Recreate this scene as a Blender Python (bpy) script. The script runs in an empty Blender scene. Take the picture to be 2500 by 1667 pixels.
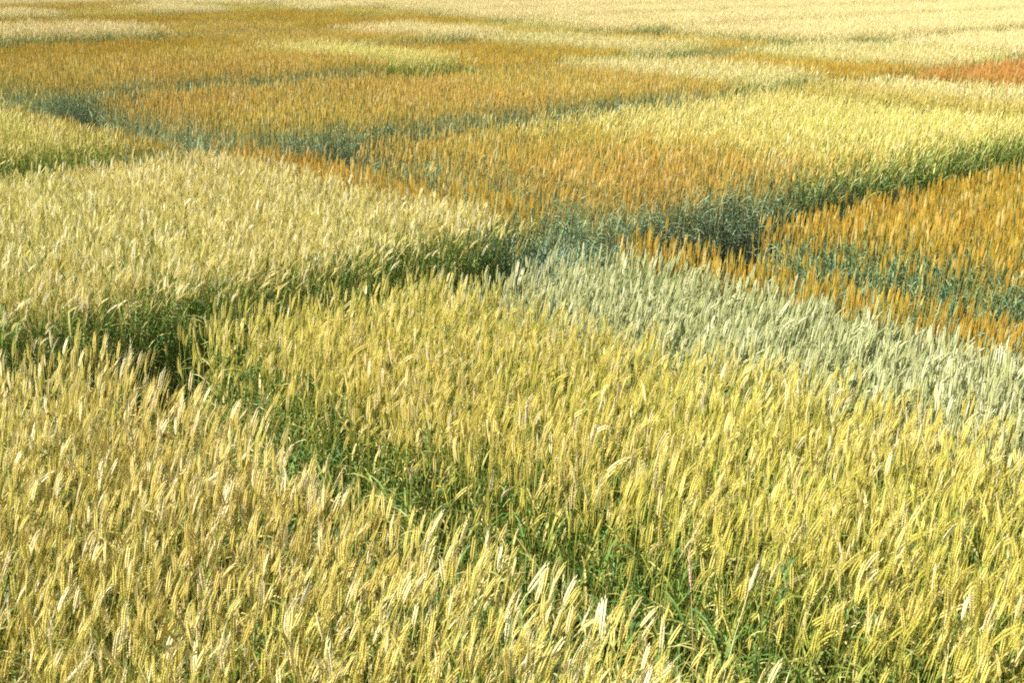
import bpy, math, random
import numpy as np

S = bpy.context.scene
C = S.collection
R = math.radians

# ------------------------------------------------------------------ camera
CAM_Z = 2.60
cam_d = bpy.data.cameras.new("camera")
cam = bpy.data.objects.new("camera", cam_d)
C.objects.link(cam)
cam.location = (0, 0, CAM_Z)
PITCH = 17.53
cam.rotation_euler = (R(90 - PITCH), 0, 0)
cam_d.sensor_width = 36
cam_d.lens = 42.55
cam_d.clip_end = 6000
S.camera = cam

# ------------------------------------------------------------------ light
SUN_DIR = np.array((-0.95, -0.31, 0.0)); SUN_DIR /= np.linalg.norm(SUN_DIR)
SUN_EL = R(50)
world = bpy.data.worlds.new("World")
S.world = world
world.use_nodes = True
wn = world.node_tree
wn.nodes.clear()
wo = wn.nodes.new("ShaderNodeOutputWorld")
bg = wn.nodes.new("ShaderNodeBackground")
sky = wn.nodes.new("ShaderNodeTexSky")
sky.sky_type = 'NISHITA'
sky.sun_disc = False
sky.sun_elevation = SUN_EL
sky.sun_rotation = math.atan2(SUN_DIR[0], SUN_DIR[1])
bg.inputs[1].default_value = 0.065
wn.links.new(sky.outputs[0], bg.inputs[0])
wn.links.new(bg.outputs[0], wo.inputs[0])

sd = bpy.data.lights.new("sun", 'SUN')
sd.energy = 5.0
sd.angle = R(0.53)
sd.color = (1.0, 0.98, 0.93)
sun = bpy.data.objects.new("sun", sd)
C.objects.link(sun)
from mathutils import Vector, Matrix, Euler
sv = Vector((SUN_DIR[0] * math.cos(SUN_EL), SUN_DIR[1] * math.cos(SUN_EL), math.sin(SUN_EL)))
sun.rotation_euler = sv.to_track_quat('Z', 'Y').to_euler()
sun.location = sv * 30

S.view_settings.view_transform = 'Standard'
S.view_settings.look = 'None'
S.view_settings.gamma = 1
S.view_settings.use_curve_mapping = False
S.view_settings.exposure = 1.18
S.render.engine = 'CYCLES'
S.cycles.use_denoising = False
S.cycles.max_bounces = 7
S.cycles.transparent_max_bounces = 4
S.cycles.filter_width = 1.9

rng = np.random.default_rng(11)
random.seed(5)

# axes of the trial field: plots run along A, bands are stacked along B
AX = np.array([-.677, .736]); BX = np.array([.767, .642])
def ab(a, b):
    return a * AX + b * BX

def tag(o, label=None, cat=None, group=None, kind=None):
    if label: o['label'] = label
    if cat: o['category'] = cat
    if group: o['group'] = group
    if kind: o['kind'] = kind
    return o

# ------------------------------------------------------------------ materials
def lin(r, g, b):
    f = lambda c: ((c / 255 + 0.055) / 1.055) ** 2.4 if c > 10 else c / 255 / 12.92
    return (f(r), f(g), f(b), 1)

def plant_mat(name, stops, stops2=None, transl=0.0, rough=0.6, spec=0.25):
    """colour of a plant part: 'tint'.r = which plant, .g = which piece of it, .b = how far up the plant (0..1);
    stops: ramp over the plants at the top, stops2: ramp over the plants at the foot (green gives way to ripeness upwards)"""
    m = bpy.data.materials.new(name)
    m.use_nodes = True
    n = m.node_tree; n.nodes.clear()
    L = n.links.new
    out = n.nodes.new("ShaderNodeOutputMaterial")
    p = n.nodes.new("ShaderNodeBsdfPrincipled")
    p.inputs['Roughness'].default_value = rough
    p.inputs['Specular IOR Level'].default_value = spec
    at = n.nodes.new("ShaderNodeAttribute"); at.attribute_name = "tint"
    sep = n.nodes.new("ShaderNodeSeparateColor"); L(at.outputs['Color'], sep.inputs[0])
    oi = n.nodes.new("ShaderNodeObjectInfo")
    ad = n.nodes.new("ShaderNodeMath"); ad.operation = 'ADD'
    L(sep.outputs[0], ad.inputs[0]); L(oi.outputs['Random'], ad.inputs[1])
    fr = n.nodes.new("ShaderNodeMath"); fr.operation = 'FRACT'; L(ad.outputs[0], fr.inputs[0])
    def ramp(st):
        r = n.nodes.new("ShaderNodeValToRGB")
        cr = r.color_ramp
        while len(cr.elements) < len(st): cr.elements.new(0.5)
        for e, (pos, col) in zip(cr.elements, st):
            e.position = pos; e.color = lin(*col)
        L(fr.outputs[0], r.inputs[0])
        return r.outputs[0]
    c = ramp(stops)
    if stops2:
        mx = n.nodes.new("ShaderNodeMix"); mx.data_type = 'RGBA'
        L(sep.outputs[2], mx.inputs['Factor']); L(ramp(stops2), mx.inputs[6]); L(c, mx.inputs[7])
        c = mx.outputs[2]
    # small difference in value from piece to piece
    hs = n.nodes.new("ShaderNodeHueSaturation")
    mr = n.nodes.new("ShaderNodeMapRange")
    mr.inputs['To Min'].default_value = 0.82; mr.inputs['To Max'].default_value = 1.15
    L(sep.outputs[1], mr.inputs[0]); L(mr.outputs[0], hs.inputs['Value']); L(c, hs.inputs['Color'])
    ri = n.nodes.new("ShaderNodeAttribute"); ri.attribute_type = 'INSTANCER'; ri.attribute_name = "ripe"
    mh = n.nodes.new("ShaderNodeMath"); mh.operation = 'MULTIPLY_ADD'
    L(ri.outputs['Fac'], mh.inputs[0]); mh.inputs[1].default_value = -.007; mh.inputs[2].default_value = .5
    L(mh.outputs[0], hs.inputs['Hue'])
    L(hs.outputs[0], p.inputs['Base Color'])
    if transl > 0:
        t = n.nodes.new("ShaderNodeBsdfTranslucent"); L(hs.outputs[0], t.inputs[0])
        ms = n.nodes.new("ShaderNodeMixShader"); ms.inputs[0].default_value = transl
        L(p.outputs[0], ms.inputs[1]); L(t.outputs[0], ms.inputs[2]); L(ms.outputs[0], out.inputs[0])
    else:
        L(p.outputs[0], out.inputs[0])
    return m

# ------------------------------------------------------------------ plant geometry
class MB:
    def __init__(s):
        s.v = []; s.f = []; s.t = []; s.m = []
    def add(s, vs, fs, tint, mat):
        o = len(s.v)
        s.v += [tuple(x) for x in vs]
        s.f += [tuple(i + o for i in f) for f in fs]
        if isinstance(tint, tuple): s.t += [tint] * len(vs)
        else: s.t += tint
        s.m += [mat] * len(fs)
    def mesh(s, name, mats):
        me = bpy.data.meshes.new(name)
        me.from_pydata(s.v, [], s.f)
        for m in mats: me.materials.append(m)
        me.polygons.foreach_set("material_index", s.m)
        a = me.color_attributes.new("tint", 'FLOAT_COLOR', 'POINT')
        d = np.ones((len(s.v), 4), np.float32); d[:, :3] = np.array(s.t, np.float32).reshape(-1, 3)
        a.data.foreach_set("color", d.ravel())
        me.update()
        return me

def frame(d):
    d = Vector(d).normalized()
    u = d.cross(Vector((0, 0, 1)))
    if u.length < 1e-3: u = Vector((1, 0, 0))
    u.normalize()
    return d, u, d.cross(u)

def centreline(base, h, th0, bend, az, n=6):
    """points of a leaning, bending stem of length h"""
    p = Vector(base); pts = [p.copy()]; ds = []
    ca, sa = math.cos(az), math.sin(az)
    for i in range(n):
        s = (i + .5) / n
        th = th0 * (0.3 + 0.7 * s) + bend * s ** 4
        d = Vector((ca * math.sin(th), sa * math.sin(th), math.cos(th)))
        p = p + d * (h / n); pts.append(p.copy()); ds.append(d)
    return pts, ds, th0 + bend

SPK = [(0, 0, 0), (.5, .5, .42), (-.5, .5, .42), (-.5, -.5, .42), (.5, -.5, .42), (0, 0, 1)]
SPF = [(0, 2, 1), (0, 3, 2), (0, 4, 3), (0, 1, 4), (5, 1, 2), (5, 2, 3), (5, 3, 4), (5, 4, 1)]

def stalk(em, sm, rnd, V, base=(0, 0, 0), detail=2, az=None, h=None, bend=None, th0=None, leaves=None, shrink=1.0, tone=None):
    """one wheat plant: ear into em, stem and leaves into sm"""
    az = V['az'] + rnd.gauss(0, V['azs']) if az is None else az
    h = V['h'] * rnd.triangular(.76, 1.06, .97) * shrink if h is None else h
    th0 = abs(rnd.gauss(0, V['lean'])) if th0 is None else th0
    if bend is None:
        bend = rnd.uniform(.0, .22) if rnd.random() > V['nod'] else rnd.uniform(.25, .85)
    tone = rnd.random() if tone is None else tone
    el = V['ear'] * rnd.uniform(.8, 1.2)
    n = 7 if detail == 2 else 4
    pts, ds, th = centreline(base, h - el * .8, th0, bend * .6, az, n)
    k = 3
    r0 = V['stem_r'] * (1 if detail == 2 else 1.25)
    vs = []; ts = []
    for i, p in enumerate(pts):
        d, u, w = frame(ds[min(i, n - 1)])
        r = r0 * (1 - .35 * i / n)
        for j in range(k):
            q = 2 * math.pi * j / k
            vs.append(p + u * (r * math.cos(q)) + w * (r * math.sin(q)))
            ts.append((tone, .5, (i / n) ** 1.3))
    fs = [(i * k + j, i * k + (j + 1) % k, (i + 1) * k + (j + 1) % k, (i + 1) * k + j) for i in range(n) for j in range(k)]
    sm.add(vs, fs, ts, 0)
    # ---- ear
    p = pts[-1]; ca, sa = math.cos(az), math.sin(az)
    tw = rnd.uniform(0, math.pi)
    wd = V['ear_w'] * rnd.uniform(.85, 1.12)
    if detail == 2:
        nn = 10
        for i in range(nn):
            s = i / (nn - 1)
            t2 = th + bend * .5 * s
            d = Vector((ca * math.sin(t2), sa * math.sin(t2), math.cos(t2)))
            d, u, w = frame(d)
            side = u * math.cos(tw) + w * math.sin(tw); nrm = d.cross(side)
            env = min(1, .55 + 1.6 * s) * (1 - .45 * max(0, s - .55) / .45)
            for sg in ((1, -1) if i < nn - 1 else (0,)):
                L = el / nn * 1.95; W = wd * .62 * env; T = wd * .62 * env
                dd = (d + side * (.33 * sg)).normalized(); sd_ = (side - d * (.33 * sg)).normalized()
                o = p + side * (sg * wd * .24 * env) + d * (0 if sg > 0 else el / nn * .5)
                em.add([o + sd_ * (x * W) + nrm * (y * T) + dd * (z * L) for x, y, z in SPK], SPF,
                       (tone, min(1, max(0, rnd.gauss(.5, .28))), s), 0)
                if V.get('awn') and rnd.random() < .6:
                    tip = o + dd * L * .8; aw = V['awn'] * rnd.uniform(.6, 1.2)
                    e = tip + (dd + side * (sg * .22) + nrm * rnd.uniform(-.25, .25)).normalized() * aw
                    em.add([tip + nrm * .00038 + side * .0002, tip - nrm * .00038 - side * .0002, e], [(0, 1, 2)], (tone, .8, 1), 0)
            p = p + d * (el / nn)
    else:
        prof = [(0, .35), (.22, .95), (.6, .9), (1, .12)]
        vs = []
        for i, (s, q) in enumerate(prof):
            t2 = th + bend * .5 * s
            d = Vector((ca * math.sin(t2), sa * math.sin(t2), math.cos(t2)))
            d, u, w = frame(d)
            if i: p = p + d * (el * (s - prof[i - 1][0]))
            for j in range(4):
                a = tw + j * math.pi / 2
                vs.append(p + (u * math.cos(a) + w * math.sin(a)) * (wd * .5 * q))
        fs = [(i * 4 + j, i * 4 + (j + 1) % 4, i * 4 + 4 + (j + 1) % 4, i * 4 + 4 + j) for i in range(3) for j in range(4)] + [(12, 13, 14, 15)]
        em.add(vs, fs, (tone, rnd.random(), .5), 0)
        if V.get('awn'):
            for q in range(3):
                o = vs[4 + rnd.randrange(8)]; t2 = th + bend * .5
                d = Vector((ca * math.sin(t2), sa * math.sin(t2), math.cos(t2)))
                e = o + (d + Vector((rnd.uniform(-.3, .3), rnd.uniform(-.3, .3), 0))).normalized() * (V['awn'] * 1.2)
                k_ = Vector((rnd.uniform(-1, 1), rnd.uniform(-1, 1), 0)) * .0009
                em.add([o + k_, o - k_, e], [(0, 1, 2)], (tone, .9, 1), 0)
    # ---- leaves
    nl = leaves if leaves is not None else (rnd.choice((2, 3, 3, 4)) if detail == 2 else rnd.choice((1, 2, 2)))
    for q in range(nl):
        f = min(.84, max(.12, rnd.uniform(.2, .82)))
        i = int(f * n)
        o = pts[i].lerp(pts[min(n, i + 1)], f * n - i)
        blade(sm, rnd, o, rnd.uniform(0, 2 * math.pi), rnd.uniform(.12, .24), rnd.uniform(.008, .013) * (1 if detail == 2 else 1.2), rnd.uniform(.2, .7),
              rnd.uniform(.9, 2.3), 5 if detail == 2 else 3, min(.97, max(.02, (f - .2) * 1.1 + rnd.uniform(-.35, .35))), f, 1)

def blade(sm, rnd, o, az, L, W, th, curl, n, tone, up, mat):
    """an arching leaf blade, creased along its middle"""
    p = Vector(o); vs = []; ts = []
    ca, sa = math.cos(az), math.sin(az)
    side = Vector((-sa, ca, 0)); tws = rnd.uniform(-.9, .9); g = rnd.random()
    for i in range(n + 1):
        s = i / n
        t = th + curl * s ** 1.5
        d = Vector((ca * math.sin(t), sa * math.sin(t), math.cos(t)))
        nr = side.cross(d)
        a = tws * s
        sd_ = side * math.cos(a) + nr * math.sin(a)
        w = W * .5 * (min(1, .45 + 2.5 * s)) * (1 - s ** 2.2) + .0004
        vs += [p - sd_ * w, p + nr * (w * .35), p + sd_ * w]
        ts += [(tone, g, up)] * 3
        p = p + d * (L / n)
    fs = []
    for i in range(n):
        b = i * 3
        fs += [(b, b + 1, b + 4, b + 3), (b + 1, b + 2, b + 5, b + 4)]
    sm.add(vs, fs, ts, mat)

# ------------------------------------------------------------------ varieties (sRGB colours of the plant itself)
def var(ears, stem_top, stem_low, leaf, **k):
    d = dict(h=.95, lean=.10, az=.15, azs=.75, nod=.35, ear=.08, ear_w=.0070, stem_r=.0014, dens=1000, awn=.045)
    d.update(k); d.update(ears=ears, st=stem_top, sl=stem_low, leaf=leaf)
    return d
VAR = {
 # nearest plot: ripe gold ears, some bleached, leaning to the right
 'golden': var([(0, (188, 171, 82)), (.3, (208, 190, 104)), (.55, (196, 184, 86)), (.8, (226, 209, 140)), (1, (240, 228, 180))],
               [(0, (148, 156, 62)), (.6, (170, 166, 74)), (1, (204, 190, 112))], [(0, (76, 114, 54)), (1, (112, 138, 66))],
               [(0, (80, 118, 46)), (.4, (122, 142, 58)), (.75, (184, 168, 84)), (1, (222, 202, 144))], lean=.22, nod=.42, az=.1, azs=.85),
 'yellow': var([(0, (180, 170, 68)), (.35, (200, 186, 86)), (.7, (212, 196, 102)), (.9, (226, 208, 132)), (1, (238, 224, 172))],
               [(0, (146, 154, 60)), (1, (180, 172, 74))], [(0, (76, 120, 64)), (1, (106, 138, 72))],
               [(0, (72, 116, 54)), (.5, (112, 136, 58)), (.8, (168, 160, 76)), (1, (216, 198, 130))], lean=.18, nod=.36, az=.1, azs=.85),
 'sage':   var([(0, (162, 166, 106)), (.4, (182, 182, 120)), (.75, (200, 196, 140)), (1, (228, 222, 178))],
               [(0, (140, 150, 92)), (1, (166, 168, 104))], [(0, (96, 124, 88)), (1, (122, 142, 102))],
               [(0, (100, 132, 92)), (.6, (146, 158, 108)), (1, (190, 186, 134))], h=.95, az=.2, azs=.9, lean=.12, nod=.2, ear_w=.0088, awn=.015),
 'orange': var([(0, (146, 134, 48)), (.22, (176, 138, 40)), (.55, (192, 152, 46)), (.85, (200, 166, 62)), (1, (222, 200, 130))],
               [(0, (140, 138, 54)), (1, (176, 152, 62))], [(0, (116, 144, 104)), (1, (148, 168, 126))],
               [(0, (96, 136, 104)), (.6, (122, 152, 108)), (1, (156, 154, 84))], h=.9, lean=.05, nod=.06, ear=.085, ear_w=.0068, dens=720, awn=.012),
 'brown':  var([(0, (154, 142, 62)), (.2, (184, 148, 56)), (.55, (198, 162, 64)), (.85, (208, 176, 84)), (1, (228, 208, 148))],
               [(0, (138, 136, 64)), (1, (170, 150, 70))], [(0, (126, 152, 124)), (1, (156, 174, 146))],
               [(0, (112, 144, 108)), (.5, (132, 156, 116)), (1, (164, 160, 96))], h=.95, lean=.05, nod=.06, ear=.085, ear_w=.0068, dens=700, awn=.012),
 'pale':   var([(0, (190, 174, 88)), (.35, (206, 190, 106)), (.7, (220, 206, 128)), (1, (242, 230, 186))],
               [(0, (146, 156, 66)), (1, (182, 174, 88))], [(0, (74, 114, 52)), (1, (104, 138, 66))],
               [(0, (72, 118, 48)), (.5, (118, 144, 62)), (1, (196, 184, 112))], h=.97, lean=.17, nod=.35, az=.2, azs=1.5, awn=.05),
 'lime':   var([(0, (190, 174, 80)), (.4, (206, 190, 98)), (.75, (220, 204, 118)), (1, (238, 224, 166))],
               [(0, (146, 154, 62)), (1, (180, 170, 82))], [(0, (78, 124, 56)), (1, (108, 144, 66))],
               [(0, (84, 128, 54)), (.6, (124, 148, 66)), (1, (186, 178, 102))], h=.97, az=.2, azs=1.0),
 'cream':  var([(0, (192, 170, 98)), (.3, (212, 190, 118)), (.7, (228, 208, 144)), (1, (246, 234, 194))],
               [(0, (146, 146, 66)), (1, (182, 166, 86))], [(0, (92, 124, 88)), (1, (122, 146, 104))],
               [(0, (100, 132, 80)), (.6, (146, 156, 90)), (1, (212, 198, 134))], h=.97, lean=.15, nod=.35, az=.2, azs=1.2),
 'wheat':  var([(0, (178, 164, 88)), (.35, (200, 184, 108)), (.7, (216, 200, 130)), (1, (238, 224, 172))],
               [(0, (140, 148, 70)), (1, (176, 168, 88))], [(0, (88, 124, 80)), (1, (118, 144, 96))],
               [(0, (94, 128, 72)), (.6, (134, 152, 84)), (1, (192, 180, 110))], h=.96, lean=.12, nod=.25, az=.2, azs=1.1),
 'olive':  var([(0, (170, 148, 60)), (.4, (188, 166, 74)), (.75, (202, 182, 92)), (1, (222, 206, 128))],
               [(0, (132, 138, 56)), (1, (162, 154, 68))], [(0, (92, 128, 80)), (1, (118, 142, 90))],
               [(0, (88, 122, 68)), (.6, (124, 142, 76)), (1, (172, 166, 88))], h=.95, az=.2, azs=1.0),
 'red':    var([(0, (168, 112, 46)), (.4, (184, 126, 52)), (.75, (194, 140, 64)), (1, (212, 166, 98))],
               [(0, (144, 124, 60)), (1, (174, 134, 68))], [(0, (96, 128, 90)), (1, (120, 142, 104))],
               [(0, (96, 124, 72)), (.6, (134, 140, 80)), (1, (180, 146, 88))], h=.93, lean=.05, nod=.08, ear_w=.0085, dens=540),
}
for k, v in VAR.items():
    v['mats'] = (plant_mat(k + "_ear", v['ears'], None, .12, .55, .3),
                 plant_mat(k + "_stem", v['st'], v['sl'], 0, .5, .3),
                 plant_mat(k + "_leaf", v['leaf'], None, .2, .5, .3))

def hidden(me):
    return bpy.data.objects.new(me.name, me)      # a source for scattering only, never linked to the scene

PROTO = {}
def protos(kind, lod):
    """source plants of one variety: lod 2 single plants, 1 tufts of 9, 0 coarse tufts of 22"""
    key = (kind, lod)
    if key in PROTO: return PROTO[key]
    V = VAR[kind]; rnd = random.Random(f"{kind}{lod}")
    out = []
    for i in range({2: 44, 1: 14, 0: 10}[lod]):
        em, sm = MB(), MB()
        if lod == 2:
            stalk(em, sm, rnd, V)
        else:
            n, r = ((9, .09), (22, .19))[lod == 0]
            for j in range(n):
                q = r * math.sqrt((j + .5) / n) * rnd.uniform(.85, 1.15); a = j * 2.4 + rnd.uniform(-.4, .4)
                W = V if lod == 1 else dict(V, ear_w=V['ear_w'] * .95)
                stalk(em, sm, rnd, W, (q * math.cos(a), q * math.sin(a), 0), 1)
        out.append((hidden(em.mesh(kind + "_ear_source", [V['mats'][0]])),
                    hidden(sm.mesh(kind + "_stem_source", [V['mats'][1], V['mats'][2]]))))
    PROTO[key] = out
    return out

# ------------------------------------------------------------------ scattering
def scatter_tree(sources, name):
    t = bpy.data.node_groups.new(name, 'GeometryNodeTree')
    t.interface.new_socket("Geometry", in_out='INPUT', socket_type='NodeSocketGeometry')
    t.interface.new_socket("Geometry", in_out='OUTPUT', socket_type='NodeSocketGeometry')
    N = t.nodes.new; L = t.links.new
    gi = N('NodeGroupInput'); go = N('NodeGroupOutput')
    j = N('GeometryNodeJoinGeometry')
    for o in sources:
        oi = N('GeometryNodeObjectInfo'); oi.inputs['Object'].default_value = o
        oi.inputs['As Instance'].default_value = False
        g = N('GeometryNodeGeometryToInstance')
        L(oi.outputs['Geometry'], g.inputs[0]); L(g.outputs[0], j.inputs[0])
    ip = N('GeometryNodeInstanceOnPoints')
    ip.inputs['Pick Instance'].default_value = True
    def attr(nm, ty):
        a = N('GeometryNodeInputNamedAttribute'); a.data_type = ty
        a.inputs['Name'].default_value = nm
        return a.outputs['Attribute']
    L(gi.outputs[0], ip.inputs['Points']); L(j.outputs[0], ip.inputs['Instance'])
    L(attr('idx', 'INT'), ip.inputs['Instance Index'])
    er = N('FunctionNodeEulerToRotation')
    L(attr('rot', 'FLOAT_VECTOR'), er.inputs[0])
    L(er.outputs[0], ip.inputs['Rotation']); L(attr('scl', 'FLOAT_VECTOR'), ip.inputs['Scale'])
    L(ip.outputs[0], go.inputs[0])
    return t

TREES = {}
def scatter(name, pts, rot, scl, idx, sources, key, parent, mats, ripe=None):
    me = bpy.data.meshes.new(name)
    me.vertices.add(len(pts))
    me.vertices.foreach_set("co", np.asarray(pts, np.float32).ravel())
    a = me.attributes.new("rot", 'FLOAT_VECTOR', 'POINT'); a.data.foreach_set("vector", np.asarray(rot, np.float32).ravel())
    a = me.attributes.new("scl", 'FLOAT_VECTOR', 'POINT'); a.data.foreach_set("vector", np.asarray(scl, np.float32).ravel())
    a = me.attributes.new("idx", 'INT', 'POINT'); a.data.foreach_set("value", np.asarray(idx, np.int32))
    if ripe is not None:
        a = me.attributes.new("ripe", 'FLOAT', 'POINT'); a.data.foreach_set("value", np.asarray(ripe, np.float32))
    for m in mats: me.materials.append(m)
    o = bpy.data.objects.new(name, me)
    C.objects.link(o)
    o.parent = parent
    if key not in TREES: TREES[key] = scatter_tree(sources, "scatter_" + "_".join(map(str, key)))
    md = o.modifiers.new("scatter", 'NODES'); md.node_group = TREES[key]
    o['kind'] = 'stuff'
    return o

def wobble(x, y):
    return (np.sin(x * 2.1 + 1.3 * np.sin(y * 1.1)) + np.sin(y * 1.7 + 2.0 + np.sin(x * .9)) + .6 * np.sin(x * 5.3 + y * 4.1)) / 2.6

def in_view(x, y):
    return (y > .9) & (y < 64) & (np.abs(x) < .423 * y * 1.12 + 1.0)

RES = {}          # nearest single plants, set aside to become things of their own
N_FRONT = 290
CAMF = 42.55 / 36 * 1024
def project(x, y, z):
    p = R(PITCH); dz = z - CAM_Z
    depth = y * math.cos(p) - dz * math.sin(p)
    v = y * math.sin(p) + dz * math.cos(p)
    return 512 + CAMF * x / depth, 341 - CAMF * v / depth, depth

PLOTS = []
def plot(a0, a1, b0, b1, kind, label, edges='abAB', hs=1.0, sparse=1.0, soft=None, fade=(0, 0)):
    """one sown plot: stalks all over the rectangle a0..a1, b0..b1; shorter and thinner along its open edges"""
    V = VAR[kind]
    groups = []
    for lod, dens in ((2, V['dens']), (1, V['dens'] * .95 / 9), (0, V['dens'] * .8 / 22)):
        dens *= sparse
        sp = 1 / math.sqrt(dens)
        na, nb = int((a1 - a0) / sp) + 1, int((b1 - b0) / sp) + 1
        ga, gb = np.meshgrid(a0 + (np.arange(na) + .5) * sp, b0 + (np.arange(nb) + .5) * sp)
        a = ga.ravel() + rng.uniform(-.6, .6, ga.size) * sp
        b = gb.ravel() + rng.uniform(-.6, .6, ga.size) * sp
        # ragged edge
        wb = .05 * wobble(a * 3, b * 3)
        big = 9.
        dist = {'a': a - a0, 'A': a1 - a, 'b': b - b0, 'B': b1 - b}
        d = np.full(a.shape, 9.); e = np.ones(a.shape)
        for k_ in edges:
            d = np.minimum(d, dist[k_] + wb)
            e = np.minimum(e, np.clip((dist[k_] + wb + .02) / ((soft or .36) if k_ == 'b' else .10), 0, 1))
        x = a * AX[0] + b * BX[0]; y = a * AX[1] + b * BX[1]
        dep = np.sqrt(x * x + y * y) + rng.normal(0, .5, x.size)
        lo, hi = {2: (-9, 11.5), 1: (11.5, 25), 0: (25, 999)}[lod]
        keep = (dep >= lo) & (dep < hi) & in_view(x, y) & (d > -.02) & (rng.random(x.size) < .5 + .5 * e)
        # gaps: thin spots here and there
        thin = wobble(x * 1.9 + 7, y * 2.3) + .5 * wobble(x * 6, y * 6)
        keep &= ~((thin < -.85) & (rng.random(x.size) < .55))
        if fade[0]: keep &= rng.random(x.size) < np.clip((b - b0) / fade[0], 0, 1)
        if fade[1]: keep &= rng.random(x.size) < np.clip((b1 - b) / fade[1], 0, 1)
        x, y, e = x[keep], y[keep], e[keep]
        if not len(x): continue
        n = len(x)
        hh = hs * (.85 + .15 * e ** .6) * (1 + .035 * wobble(x * .9, y * .9)) * rng.uniform(.94, 1.05, n)
        scl = np.stack([np.ones(n) * 1.0, np.ones(n) * 1.0, hh], 1)
        sw = .11 if lod == 2 else .07
        rot = np.stack([rng.normal(0, .04, n) + sw * wobble(x * 1.1 + 3, y * 1.2), rng.normal(0, .04, n) + sw * wobble(x * 1.3, y * .9 + 5), rng.normal(0, .35, n) if lod == 2 else rng.normal(0, .3, n)], 1)
        pr = protos(kind, lod)
        idx = rng.integers(0, len(pr), n)
        groups.append([lod, np.stack([x, y, np.zeros(n)], 1), rot, scl, idx])
    if groups:
        PLOTS.append((kind, label, (a0 + a1) / 2, (b0 + b1) / 2, groups))

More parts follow.
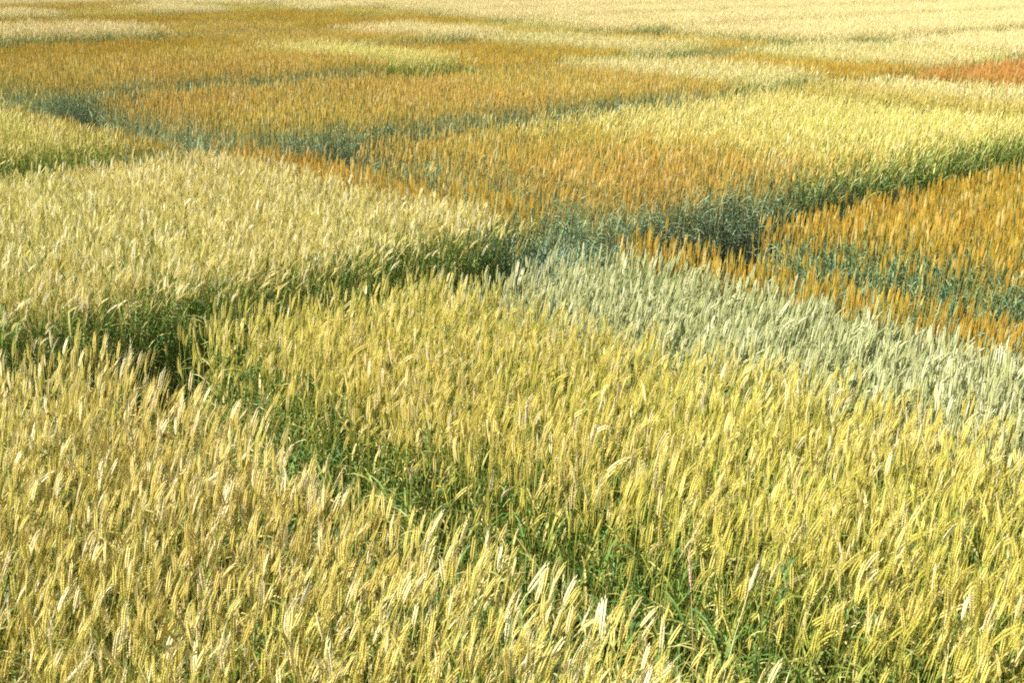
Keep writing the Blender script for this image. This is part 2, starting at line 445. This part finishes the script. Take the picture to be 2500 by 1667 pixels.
PLOTLIST = [
 # row at the camera
 (-2.5, 5.36, -5.0, 2.14, 'golden', 'broad ripe golden wheat plot at the camera, its ears leaning to the right', 'AB', 1, 1, .2),
 (-2.5, 5.48, 2.60, 4.15, 'yellow', 'greenish yellow wheat plot between the green weedy gap and the sage strip', 'Ab', 1, 1, .14),
 (-2.5, 5.30, 4.15, 5.38, 'sage', 'pale sage green wheat strip beside the greenish yellow plot', 'A', .95),
 (-2.5, 5.30, 5.38, 5.84, 'orange', 'narrow orange wheat strip bordering the sage green strip', 'AB', 1.03, 1, .12),
 (-2.5, 5.3, 6.84, 13.5, 'orange', 'bright orange wheat plot with blue-green stems at the right edge', 'Ab'),
 # second row
 (6.15, 10.35, -3.0, 5.42, 'pale', 'large pale straw wheat plot with a dark shaded near edge on the left', 'aA'),
 (6.2, 10.35, 5.42, 5.9, 'orange', 'narrow orange-brown wheat fringe along the far side of the pale straw plot', 'aAB', 1.1, 1, .12),
 (6.35, 10.1, 6.65, 10.8, 'brown', 'golden brown wheat plot in the middle with blue-green stems at its near edge', 'aAb', 1, 1, None, (0, 2.4)),
 (6.35, 10.3, 8.4, 13.4, 'lime', 'yellow wheat plot with pale tops and a dark edge behind the bright orange plot', 'aAB', 1, 1, None, (2.4, 0)),
 (6.3, 10.6, 13.75, 15.0, 'olive', 'olive wheat strip just behind the pale-topped yellow plot', 'ab'),
 (6.3, 10.6, 15.0, 16.6, 'wheat', 'pale yellow-green wheat strip in front of the rust orange-brown plot', 'aAB'),
 (5.9, 10.8, 17.0, 23.0, 'red', 'rust orange-brown wheat plot at the right edge of the field', 'aAbB', 1.06),
 # third row
 (11.5, 15.7, -3.0, 5.3, 'lime', 'lime yellow wheat plot with a bright green face at the left edge', 'aA'),
 (11.35, 15.7, 5.3, 5.8, 'orange', 'small orange wheat fringe at the end of the lime yellow plot', 'aAB', .97, 1, .12),
 (11.45, 15.5, 6.55, 10.4, 'brown', 'golden brown wheat plot behind the blue-green gap on the left', 'aAb', 1.05),
 (11.45, 15.5, 10.4, 13.3, 'brown', 'tan brown wheat plot in front of the short bright pale strip', 'aAB', 1.04),
 (11.5, 15.7, 13.55, 14.6, 'brown', 'thin brown wheat strip under the pale yellow-green crest', 'ab'),
 (11.5, 15.7, 14.6, 16.5, 'wheat', 'pale yellow-green wheat crest in front of the vivid orange strip', 'aAB', 1.04),
 (11.5, 15.7, 17.0, 19.5, 'orange', 'vivid orange wheat strip below a pale straw plot', 'aAb'),
 (11.7, 15.7, 19.5, 22.7, 'wheat', 'pale straw wheat plot behind the vivid orange strip, dark green at its corner', 'aAB', 1.03),
 (11.5, 15.7, 24.2, 40, 'cream', 'large cream wheat plot beyond the blue-green gap on the right', 'aAb', 1.0),
 # fourth row
 (17.0, 21.9, -2, 6.0, 'lime', 'far lime wheat plot at the left edge of the field', 'aAB'),
 (17.1, 21.9, 6.55, 12.5, 'brown', 'brown wheat plot beyond the blue-grey gap at the upper left', 'aAb', 1.08),
 (17.0, 21.9, 12.5, 14.0, 'lime', 'short bright pale wheat strip between the brown and orange plots', 'aA', 1.1),
 (16.9, 21.9, 14.0, 18.1, 'orange', 'orange wheat plot with a dark green near edge beside the pale strip', 'aA', 1.02),
 (17.1, 21.9, 18.2, 20.5, 'wheat', 'thin pale wheat ribbon winding above the orange plots', 'aA', 1.03),
 (17.1, 21.9, 20.5, 22.8, 'brown', 'olive tan wheat plot below the far cream plots', 'aAB', .98),
 (17.1, 21.9, 24.2, 46, 'cream', 'long cream wheat plot in the upper right', 'aAb', 1.04),
 # fifth row
 (23.2, 27.4, 4, 11.6, 'orange', 'rust orange wheat plot under the cream strip at the left edge', 'aA', .98),
 (23.2, 27.4, 11.6, 14.4, 'orange', 'thin deep orange wheat strip on the upper left, left of a tan plot', 'aA', 1.0),
 (23.2, 27.4, 14.4, 18.0, 'brown', 'tan wheat plot right of the deep orange strip at the upper left', 'aA', 1.0),
 (23.2, 27.4, 18.0, 20.4, 'cream', 'narrow cream wheat ribbon crossing the golden plots', 'aA', 1.06),
 (23.2, 27.4, 20.4, 22.9, 'olive', 'olive wheat plot with a dark green notch at its right end', 'aAB', 1.0),
 (23.2, 27.4, 24.2, 50, 'cream', 'far cream wheat plot beyond the dark green notch', 'aAb', 1.05),
 # sixth row and beyond
 (28.9, 32.8, 6, 14.3, 'cream', 'cream wheat strip at the far left edge', 'aA', 1.1),
 (28.9, 32.8, 14.3, 18.5, 'brown', 'dark tan wheat plot beyond the far left cream strip', 'aA', 1.0),
 (28.9, 32.8, 18.5, 24.9, 'orange', 'deep gold wheat plot with an olive near face, far off', 'aAB', 1.04),
 (28.9, 32.8, 25.6, 54, 'cream', 'pale cream wheat plot far beyond the deep gold plot', 'aAb', 1.06),
 (34.4, 38.2, 9, 15.6, 'orange', 'far rust brown wheat strip at the left edge', 'aA', 1.04),
 (34.4, 38.2, 15.6, 24.2, 'orange', 'far golden wheat plot right of the rust brown strip', 'aAB', 1.03),
 (34.4, 38.2, 24.8, 26.4, 'olive', 'small far olive wheat plot with a dark end', 'aAbB'),
 (34.4, 38.2, 27.2, 58, 'cream', 'whitish cream wheat plot behind the small olive plot', 'aAb', 1.06),
 (39.8, 43.6, 11, 16.6, 'cream', 'distant cream wheat strip above the rust brown strip', 'aA', 1.06),
 (39.8, 43.6, 16.6, 19.6, 'olive', 'distant olive wheat plot at the upper left', 'aA', 1.0),
 (39.8, 43.6, 19.6, 22.4, 'cream', 'distant yellow cream wheat ribbon above the golden plot', 'aA', 1.08),
 (39.8, 43.6, 22.4, 25.0, 'olive', 'distant olive gold wheat plot ending in a dark notch', 'aAB', 1.0),
 (39.8, 43.6, 26.0, 60, 'cream', 'distant cream wheat plot in the last rows', 'aAb', 1.06),
 (45.2, 49.4, 12, 22.5, 'brown', 'distant tan wheat plot at the top left', 'aAB', 1.03),
 (45.2, 49.4, 23.2, 60, 'cream', 'distant whitish wheat plot near the top of the field', 'aAb', 1.08),
 (50.6, 60.0, 14, 60, 'cream', 'farthest wheat plot along the top of the field', 'aA', 1.05),
]
for p in PLOTLIST: plot(*p)

# ---- pick the nearest plants: they become things of their own
cand = []
for pi, (kind, label, ca_, cb_, groups) in enumerate(PLOTS):
    for g in groups:
        if g[0] != 2: continue
        for i in range(len(g[1])):
            x, y = g[1][i][:2]
            if y > 4: continue
            u, v, dep = project(x, y, .92 * g[3][i][2])
            if 4 < u < 1020 and v < 676: cand.append((dep, pi, i))
cand.sort()
front = cand[:N_FRONT]
taken = {}
for dep, pi, i in front: taken.setdefault(pi, []).append(i)

for pi, (kind, label, ca_, cb_, groups) in enumerate(PLOTS):
    c = ab(ca_, cb_)
    root = bpy.data.objects.new("wheat_plot", None)
    C.objects.link(root); root.location = (c[0], c[1], 0); root.empty_display_size = .3
    tag(root, label, 'wheat plot', 'wheat plots of the trial field')
    for lod, pts, rot, scl, idx in groups:
        ok = np.ones(len(pts), bool)
        if lod == 2 and pi in taken: ok[taken[pi]] = False
        P = pts[ok] - np.array([c[0], c[1], 0])
        pr = protos(kind, lod)
        rp = np.clip(1.1 * wobble(pts[ok, 0] * .8 + ca_, pts[ok, 1] * .7) + .5 * wobble(pts[ok, 0] * 3.1, pts[ok, 1] * 2.7 + cb_) + rng.normal(0, .35, ok.sum()), -1.6, 1.6)
        scatter("ear_canopy", P, rot[ok], scl[ok], idx[ok], [e for e, s in pr], (kind, lod, 'ear'), root, VAR[kind]['mats'][:1], rp)
        scatter("stem_growth", P, rot[ok], scl[ok], idx[ok], [s for e, s in pr], (kind, lod, 'stem'), root, VAR[kind]['mats'][1:], rp)

# ------------------------------------------------------------------ nearest stalks, one by one
def split_parts(V, rnd, **k):
    """ear, stem and leaf blades of one plant as separate meshes"""
    em, sm = MB(), MB()
    stalk(em, sm, rnd, V, leaves=0, **k)
    return em, sm

FRONT_PROTO = {}
def front_protos(kind):
    if kind in FRONT_PROTO: return FRONT_PROTO[kind]
    V = VAR[kind]; rnd = random.Random(kind + "front"); out = []
    for i in range(40):
        em, sm = MB(), MB()
        tone = rnd.random()
        stalk(em, sm, rnd, V, leaves=0, tone=tone)
        lv = []
        for q in range(rnd.choice((2, 2, 3))):
            lm = MB()
            f = rnd.uniform(.3, .8)
            k = int(f * 7) * 3; o = Vector((0, 0, 0))
            for t in range(3): o += Vector(sm.v[k + t]) / 3
            blade(lm, rnd, o, rnd.uniform(0, 6.28), rnd.uniform(.12, .24), rnd.uniform(.008, .013), rnd.uniform(.2, .7), rnd.uniform(.9, 2.3), 6,
                  (tone + rnd.uniform(-.25, .25)) % 1, f, 0)
            lv.append(lm.mesh("leaf", [V['mats'][2]]))
        out.append((em.mesh("ear", [V['mats'][0]]), sm.mesh("stem", [V['mats'][1]]), lv))
    FRONT_PROTO[kind] = out
    return out

def thing_from(meshes, loc, rot, scl):
    em, sm, lv = meshes
    root = bpy.data.objects.new("wheat_stalk", None)
    C.objects.link(root)
    root.location = loc; root.rotation_euler = rot; root.scale = scl; root.empty_display_size = .05
    for nm, me in [("ear", em), ("stem", sm)] + [("leaf", l) for l in lv]:
        o = bpy.data.objects.new(nm, me); C.objects.link(o); o.parent = root
    return root

FRONT_LABEL = {
 'golden': ('golden wheat stalk standing in the nearest rows of the ripe golden plot', 'nearest stalks of the golden plot'),
 'yellow': ('greenish yellow wheat stalk standing in the nearest rows of the greenish yellow plot', 'nearest stalks of the yellow plot'),
}
for dep, pi, i in front:
    kind = PLOTS[pi][0]
    g = [g for g in PLOTS[pi][4] if g[0] == 2][0]
    fp = front_protos(kind)
    r = thing_from(fp[int(g[4][i]) % len(fp)], g[1][i], g[2][i], g[3][i])
    lb, gr = FRONT_LABEL.get(kind, FRONT_LABEL['golden'])
    tag(r, lb, 'wheat stalk', gr)

# a few stalks that stand out from the crop around them
VAR['bleached'] = var([(0, (224, 206, 152)), (1, (238, 226, 186))], [(0, (206, 190, 128)), (1, (226, 208, 156))], [(0, (130, 146, 80)), (1, (160, 166, 96))],
                      [(0, (206, 190, 130)), (1, (232, 218, 172))])
VAR['rosy'] = var([(0, (224, 186, 150)), (1, (238, 206, 174))], [(0, (208, 170, 120)), (1, (220, 186, 140))], [(0, (140, 140, 84)), (1, (170, 160, 96))],
                  [(0, (206, 180, 130)), (1, (226, 200, 160))])
for k in ('bleached', 'rosy'):
    v = VAR[k]
    v['mats'] = (plant_mat(k + "_ear", v['ears'], None, .12, .55, .3), plant_mat(k + "_stem", v['st'], v['sl'], 0, .5, .3), plant_mat(k + "_leaf", v['leaf'], None, .2, .5, .3))
def on_canopy(px, py, z=.97):
    # the point of the canopy that a place in the photograph (2352 wide) shows
    u = (px - 1176) / 2780; v = (784 - py) / 2780; p = R(PITCH)
    d = (u, math.cos(p) + v * math.sin(p), -math.sin(p) + v * math.cos(p))
    t = (z - CAM_Z) / d[2]
    return Vector((d[0] * t, d[1] * t, z))
STANDOUT = [  # place of the ear, kind, heading, lean, bend, ear length, label
 (915, 890, 'bleached', .1, .5, .1, .135, 'long bleached stalk slanting right over the far half of the greenish yellow plot'),
 (1905, 1025, 'bleached', .3, .03, .02, .10, 'upright bleached stalk just before the sage strip, on the right of the yellow plot'),
 (1585, 1310, 'rosy', 2.9, .05, .05, .12, 'rosy dry upright stalk beside the green gap, right of its dark pocket'),
 (2250, 1440, 'bleached', .15, .5, 1.5, .10, 'tall straw stalk bowed over in an arch at the lower right'),
 (300, 1000, 'bleached', 3.0, .02, .12, .10, 'upright bleached stalk with a kinked neck in the golden plot, left of the green gap'),
 (95, 1105, 'bleached', .0, .3, .6, .10, 'bleached stalk curving right near the left edge of the golden plot'),
 (480, 1105, 'bleached', .05, .6, .15, .10, 'bleached stalk slanting steeply right in the upper half of the golden plot'),
 (1236, 1325, 'bleached', .1, .5, .1, .10, 'bleached stalk leaning right at the brink of the green gap'),
 (1731, 1325, 'bleached', .2, .2, .1, .075, 'short blunt bleached stalk in the lower part of the yellow plot'),
 (165, 1550, 'bleached', .1, .6, .1, .10, 'bright bleached stalk slanting right at the very bottom of the golden plot'),
]
for px, py, kind, az, th0, bend, el, lb in STANDOUT:
    V = dict(VAR[kind], ear=el, ear_w=.0105); rnd = random.Random(lb)
    em, sm = MB(), MB()
    stalk(em, sm, rnd, V, leaves=0, az=az, th0=th0, bend=bend, h=.98)
    lm = MB(); o = sum((Vector(sm.v[12 + t]) for t in range(3)), Vector()) / 3
    blade(lm, rnd, o, rnd.uniform(0, 6.28), .2, .011, .4, 1.2, 6, .6, .6, 0)
    c = sum((Vector(v) for v in em.v), Vector()) / len(em.v)
    w = on_canopy(px, py, c.z)
    r = thing_from((em.mesh("ear", [V['mats'][0]]), sm.mesh("stem", [V['mats'][1]]), [lm.mesh("leaf", [V['mats'][2]])]), (w.x - c.x, w.y - c.y, 0), (0, 0, 0), (1, 1, 1))
    tag(r, lb, 'wheat stalk', 'pale stalks standing out of the crop')

# ------------------------------------------------------------------ weeds and green leaves in the gaps between plots
weed_m = plant_mat("weed_leaf", [(0, (52, 100, 46)), (.5, (78, 128, 58)), (1, (122, 152, 84))], None, .35, .5, .3)
blue_m = plant_mat("blue_green_leaf", [(0, (112, 144, 116)), (.5, (142, 164, 136)), (1, (172, 184, 160))], None, .3, .5, .3)
def weed_sources(m, nm, hgt):
    out = []
    rnd = random.Random(nm)
    for i in range(8):
        sm = MB()
        for j in range(9):
            a = rnd.uniform(0, 6.28); q = rnd.uniform(0, .03)
            blade(sm, rnd, (q * math.cos(a), q * math.sin(a), 0), rnd.uniform(0, 6.28), rnd.uniform(.5, 1) * hgt, rnd.uniform(.007, .012),
                  rnd.uniform(.05, .35), rnd.uniform(.3, 1.6), 5, rnd.random(), .3, 0)
        out.append(hidden(sm.mesh(nm + "_source", [m])))
    return out
wsrc = weed_sources(weed_m, "weed", .42)
bsrc = weed_sources(blue_m, "blue_weed", .5)
def weeds(name, rects, src, key, label, dens):
    P = []
    for a0, a1, b0, b1 in rects:
        n = int((a1 - a0) * (b1 - b0) * dens)
        P.append(np.stack([rng.uniform(a0, a1, n), rng.uniform(b0, b1, n)], 1))
    P = np.concatenate(P)
    x = P[:, 0] * AX[0] + P[:, 1] * BX[0]; y = P[:, 0] * AX[1] + P[:, 1] * BX[1]
    k = in_view(x, y); x, y = x[k], y[k]; n = len(x)
    s = rng.uniform(.55, 1.25, n)
    o = scatter(name, np.stack([x, y, 0 * x], 1), np.stack([0 * x, 0 * x, rng.uniform(0, 6.28, n)], 1), np.stack([s, s, s], 1),
                rng.integers(0, 8, n), src, key, None, [])
    tag(o, label, 'straw' if 'straw' in name else 'weeds')
weeds("green_undergrowth", [(-1, 5.5, 2.12, 2.72)], wsrc, ('weed',), 'low green leaves filling the gap between the golden and yellow plots', 150)
weeds("blue_green_undergrowth", [(0, 4.9, 5.85, 6.85), (6.5, 9.9, 5.85, 6.75), (11.9, 15.4, 5.85, 6.65), (17.2, 24, 5.85, 6.65), (11, 34, 22.9, 24.3)], bsrc, ('blue',), 'blue-green leaves filling the long gaps before the brown and the far cream plots', 150)

straw_m = plant_mat("dry_straw", [(0, (176, 158, 104)), (.5, (206, 186, 132)), (1, (228, 212, 164))], None, .2, .6, .2)
def straw_sources():
    out = []; rnd = random.Random(3)
    for i in range(8):
        sm = MB()
        for j in range(3):
            blade(sm, rnd, (rnd.uniform(-.05, .05), rnd.uniform(-.05, .05), rnd.uniform(.0, .25)), rnd.uniform(0, 6.28), rnd.uniform(.2, .45), rnd.uniform(.004, .009),
                  rnd.uniform(.3, 1.2), rnd.uniform(.3, 1.8), 5, rnd.random(), .3, 0)
        out.append(hidden(sm.mesh("straw_source", [straw_m])))
    return out
weeds("dry_straw", [(-1, 5.5, 2.1, 2.6), (0, 24, 5.8, 6.7), (5.4, 6.3, -2, 12), (10.4, 11.5, 3, 13)], straw_sources(), ('straw',), 'bent dry straw lying loose in the gaps between the plots', 14)

# ------------------------------------------------------------------ ground
def ground():
    me = bpy.data.meshes.new("ground")
    n = 24; L = 2500
    e = [math.copysign(abs(t) ** 3 * L, t) for t in np.linspace(-1, 1, n)]
    v = [(x, y, 0) for y in e for x in e]
    f = [(j * n + i, j * n + i + 1, (j + 1) * n + i + 1, (j + 1) * n + i) for j in range(n - 1) for i in range(n - 1)]
    me.from_pydata(v, [], f)
    o = bpy.data.objects.new("ground", me); C.objects.link(o)
    m = bpy.data.materials.new("soil"); m.use_nodes = True
    t = m.node_tree; p = t.nodes['Principled BSDF']; L_ = t.links.new
    p.inputs['Roughness'].default_value = .95
    tc = t.nodes.new("ShaderNodeTexCoord")
    nz = t.nodes.new("ShaderNodeTexNoise"); nz.inputs['Scale'].default_value = 3.0; nz.inputs['Detail'].default_value = 10
    L_(tc.outputs['Object'], nz.inputs['Vector'])
    r = t.nodes.new("ShaderNodeValToRGB")
    r.color_ramp.elements[0].position = .3; r.color_ramp.elements[0].color = lin(58, 49, 38)
    r.color_ramp.elements[1].position = .7; r.color_ramp.elements[1].color = lin(98, 85, 64)
    L_(nz.outputs[0], r.inputs[0]); L_(r.outputs[0], p.inputs['Base Color'])
    bp = t.nodes.new("ShaderNodeBump"); bp.inputs['Strength'].default_value = .6; bp.inputs['Distance'].default_value = .04
    L_(nz.outputs[0], bp.inputs['Height']); L_(bp.outputs[0], p.inputs['Normal'])
    me.materials.append(m)
    tag(o, 'brown soil under the wheat and in the gaps', None, None, 'structure')
ground()
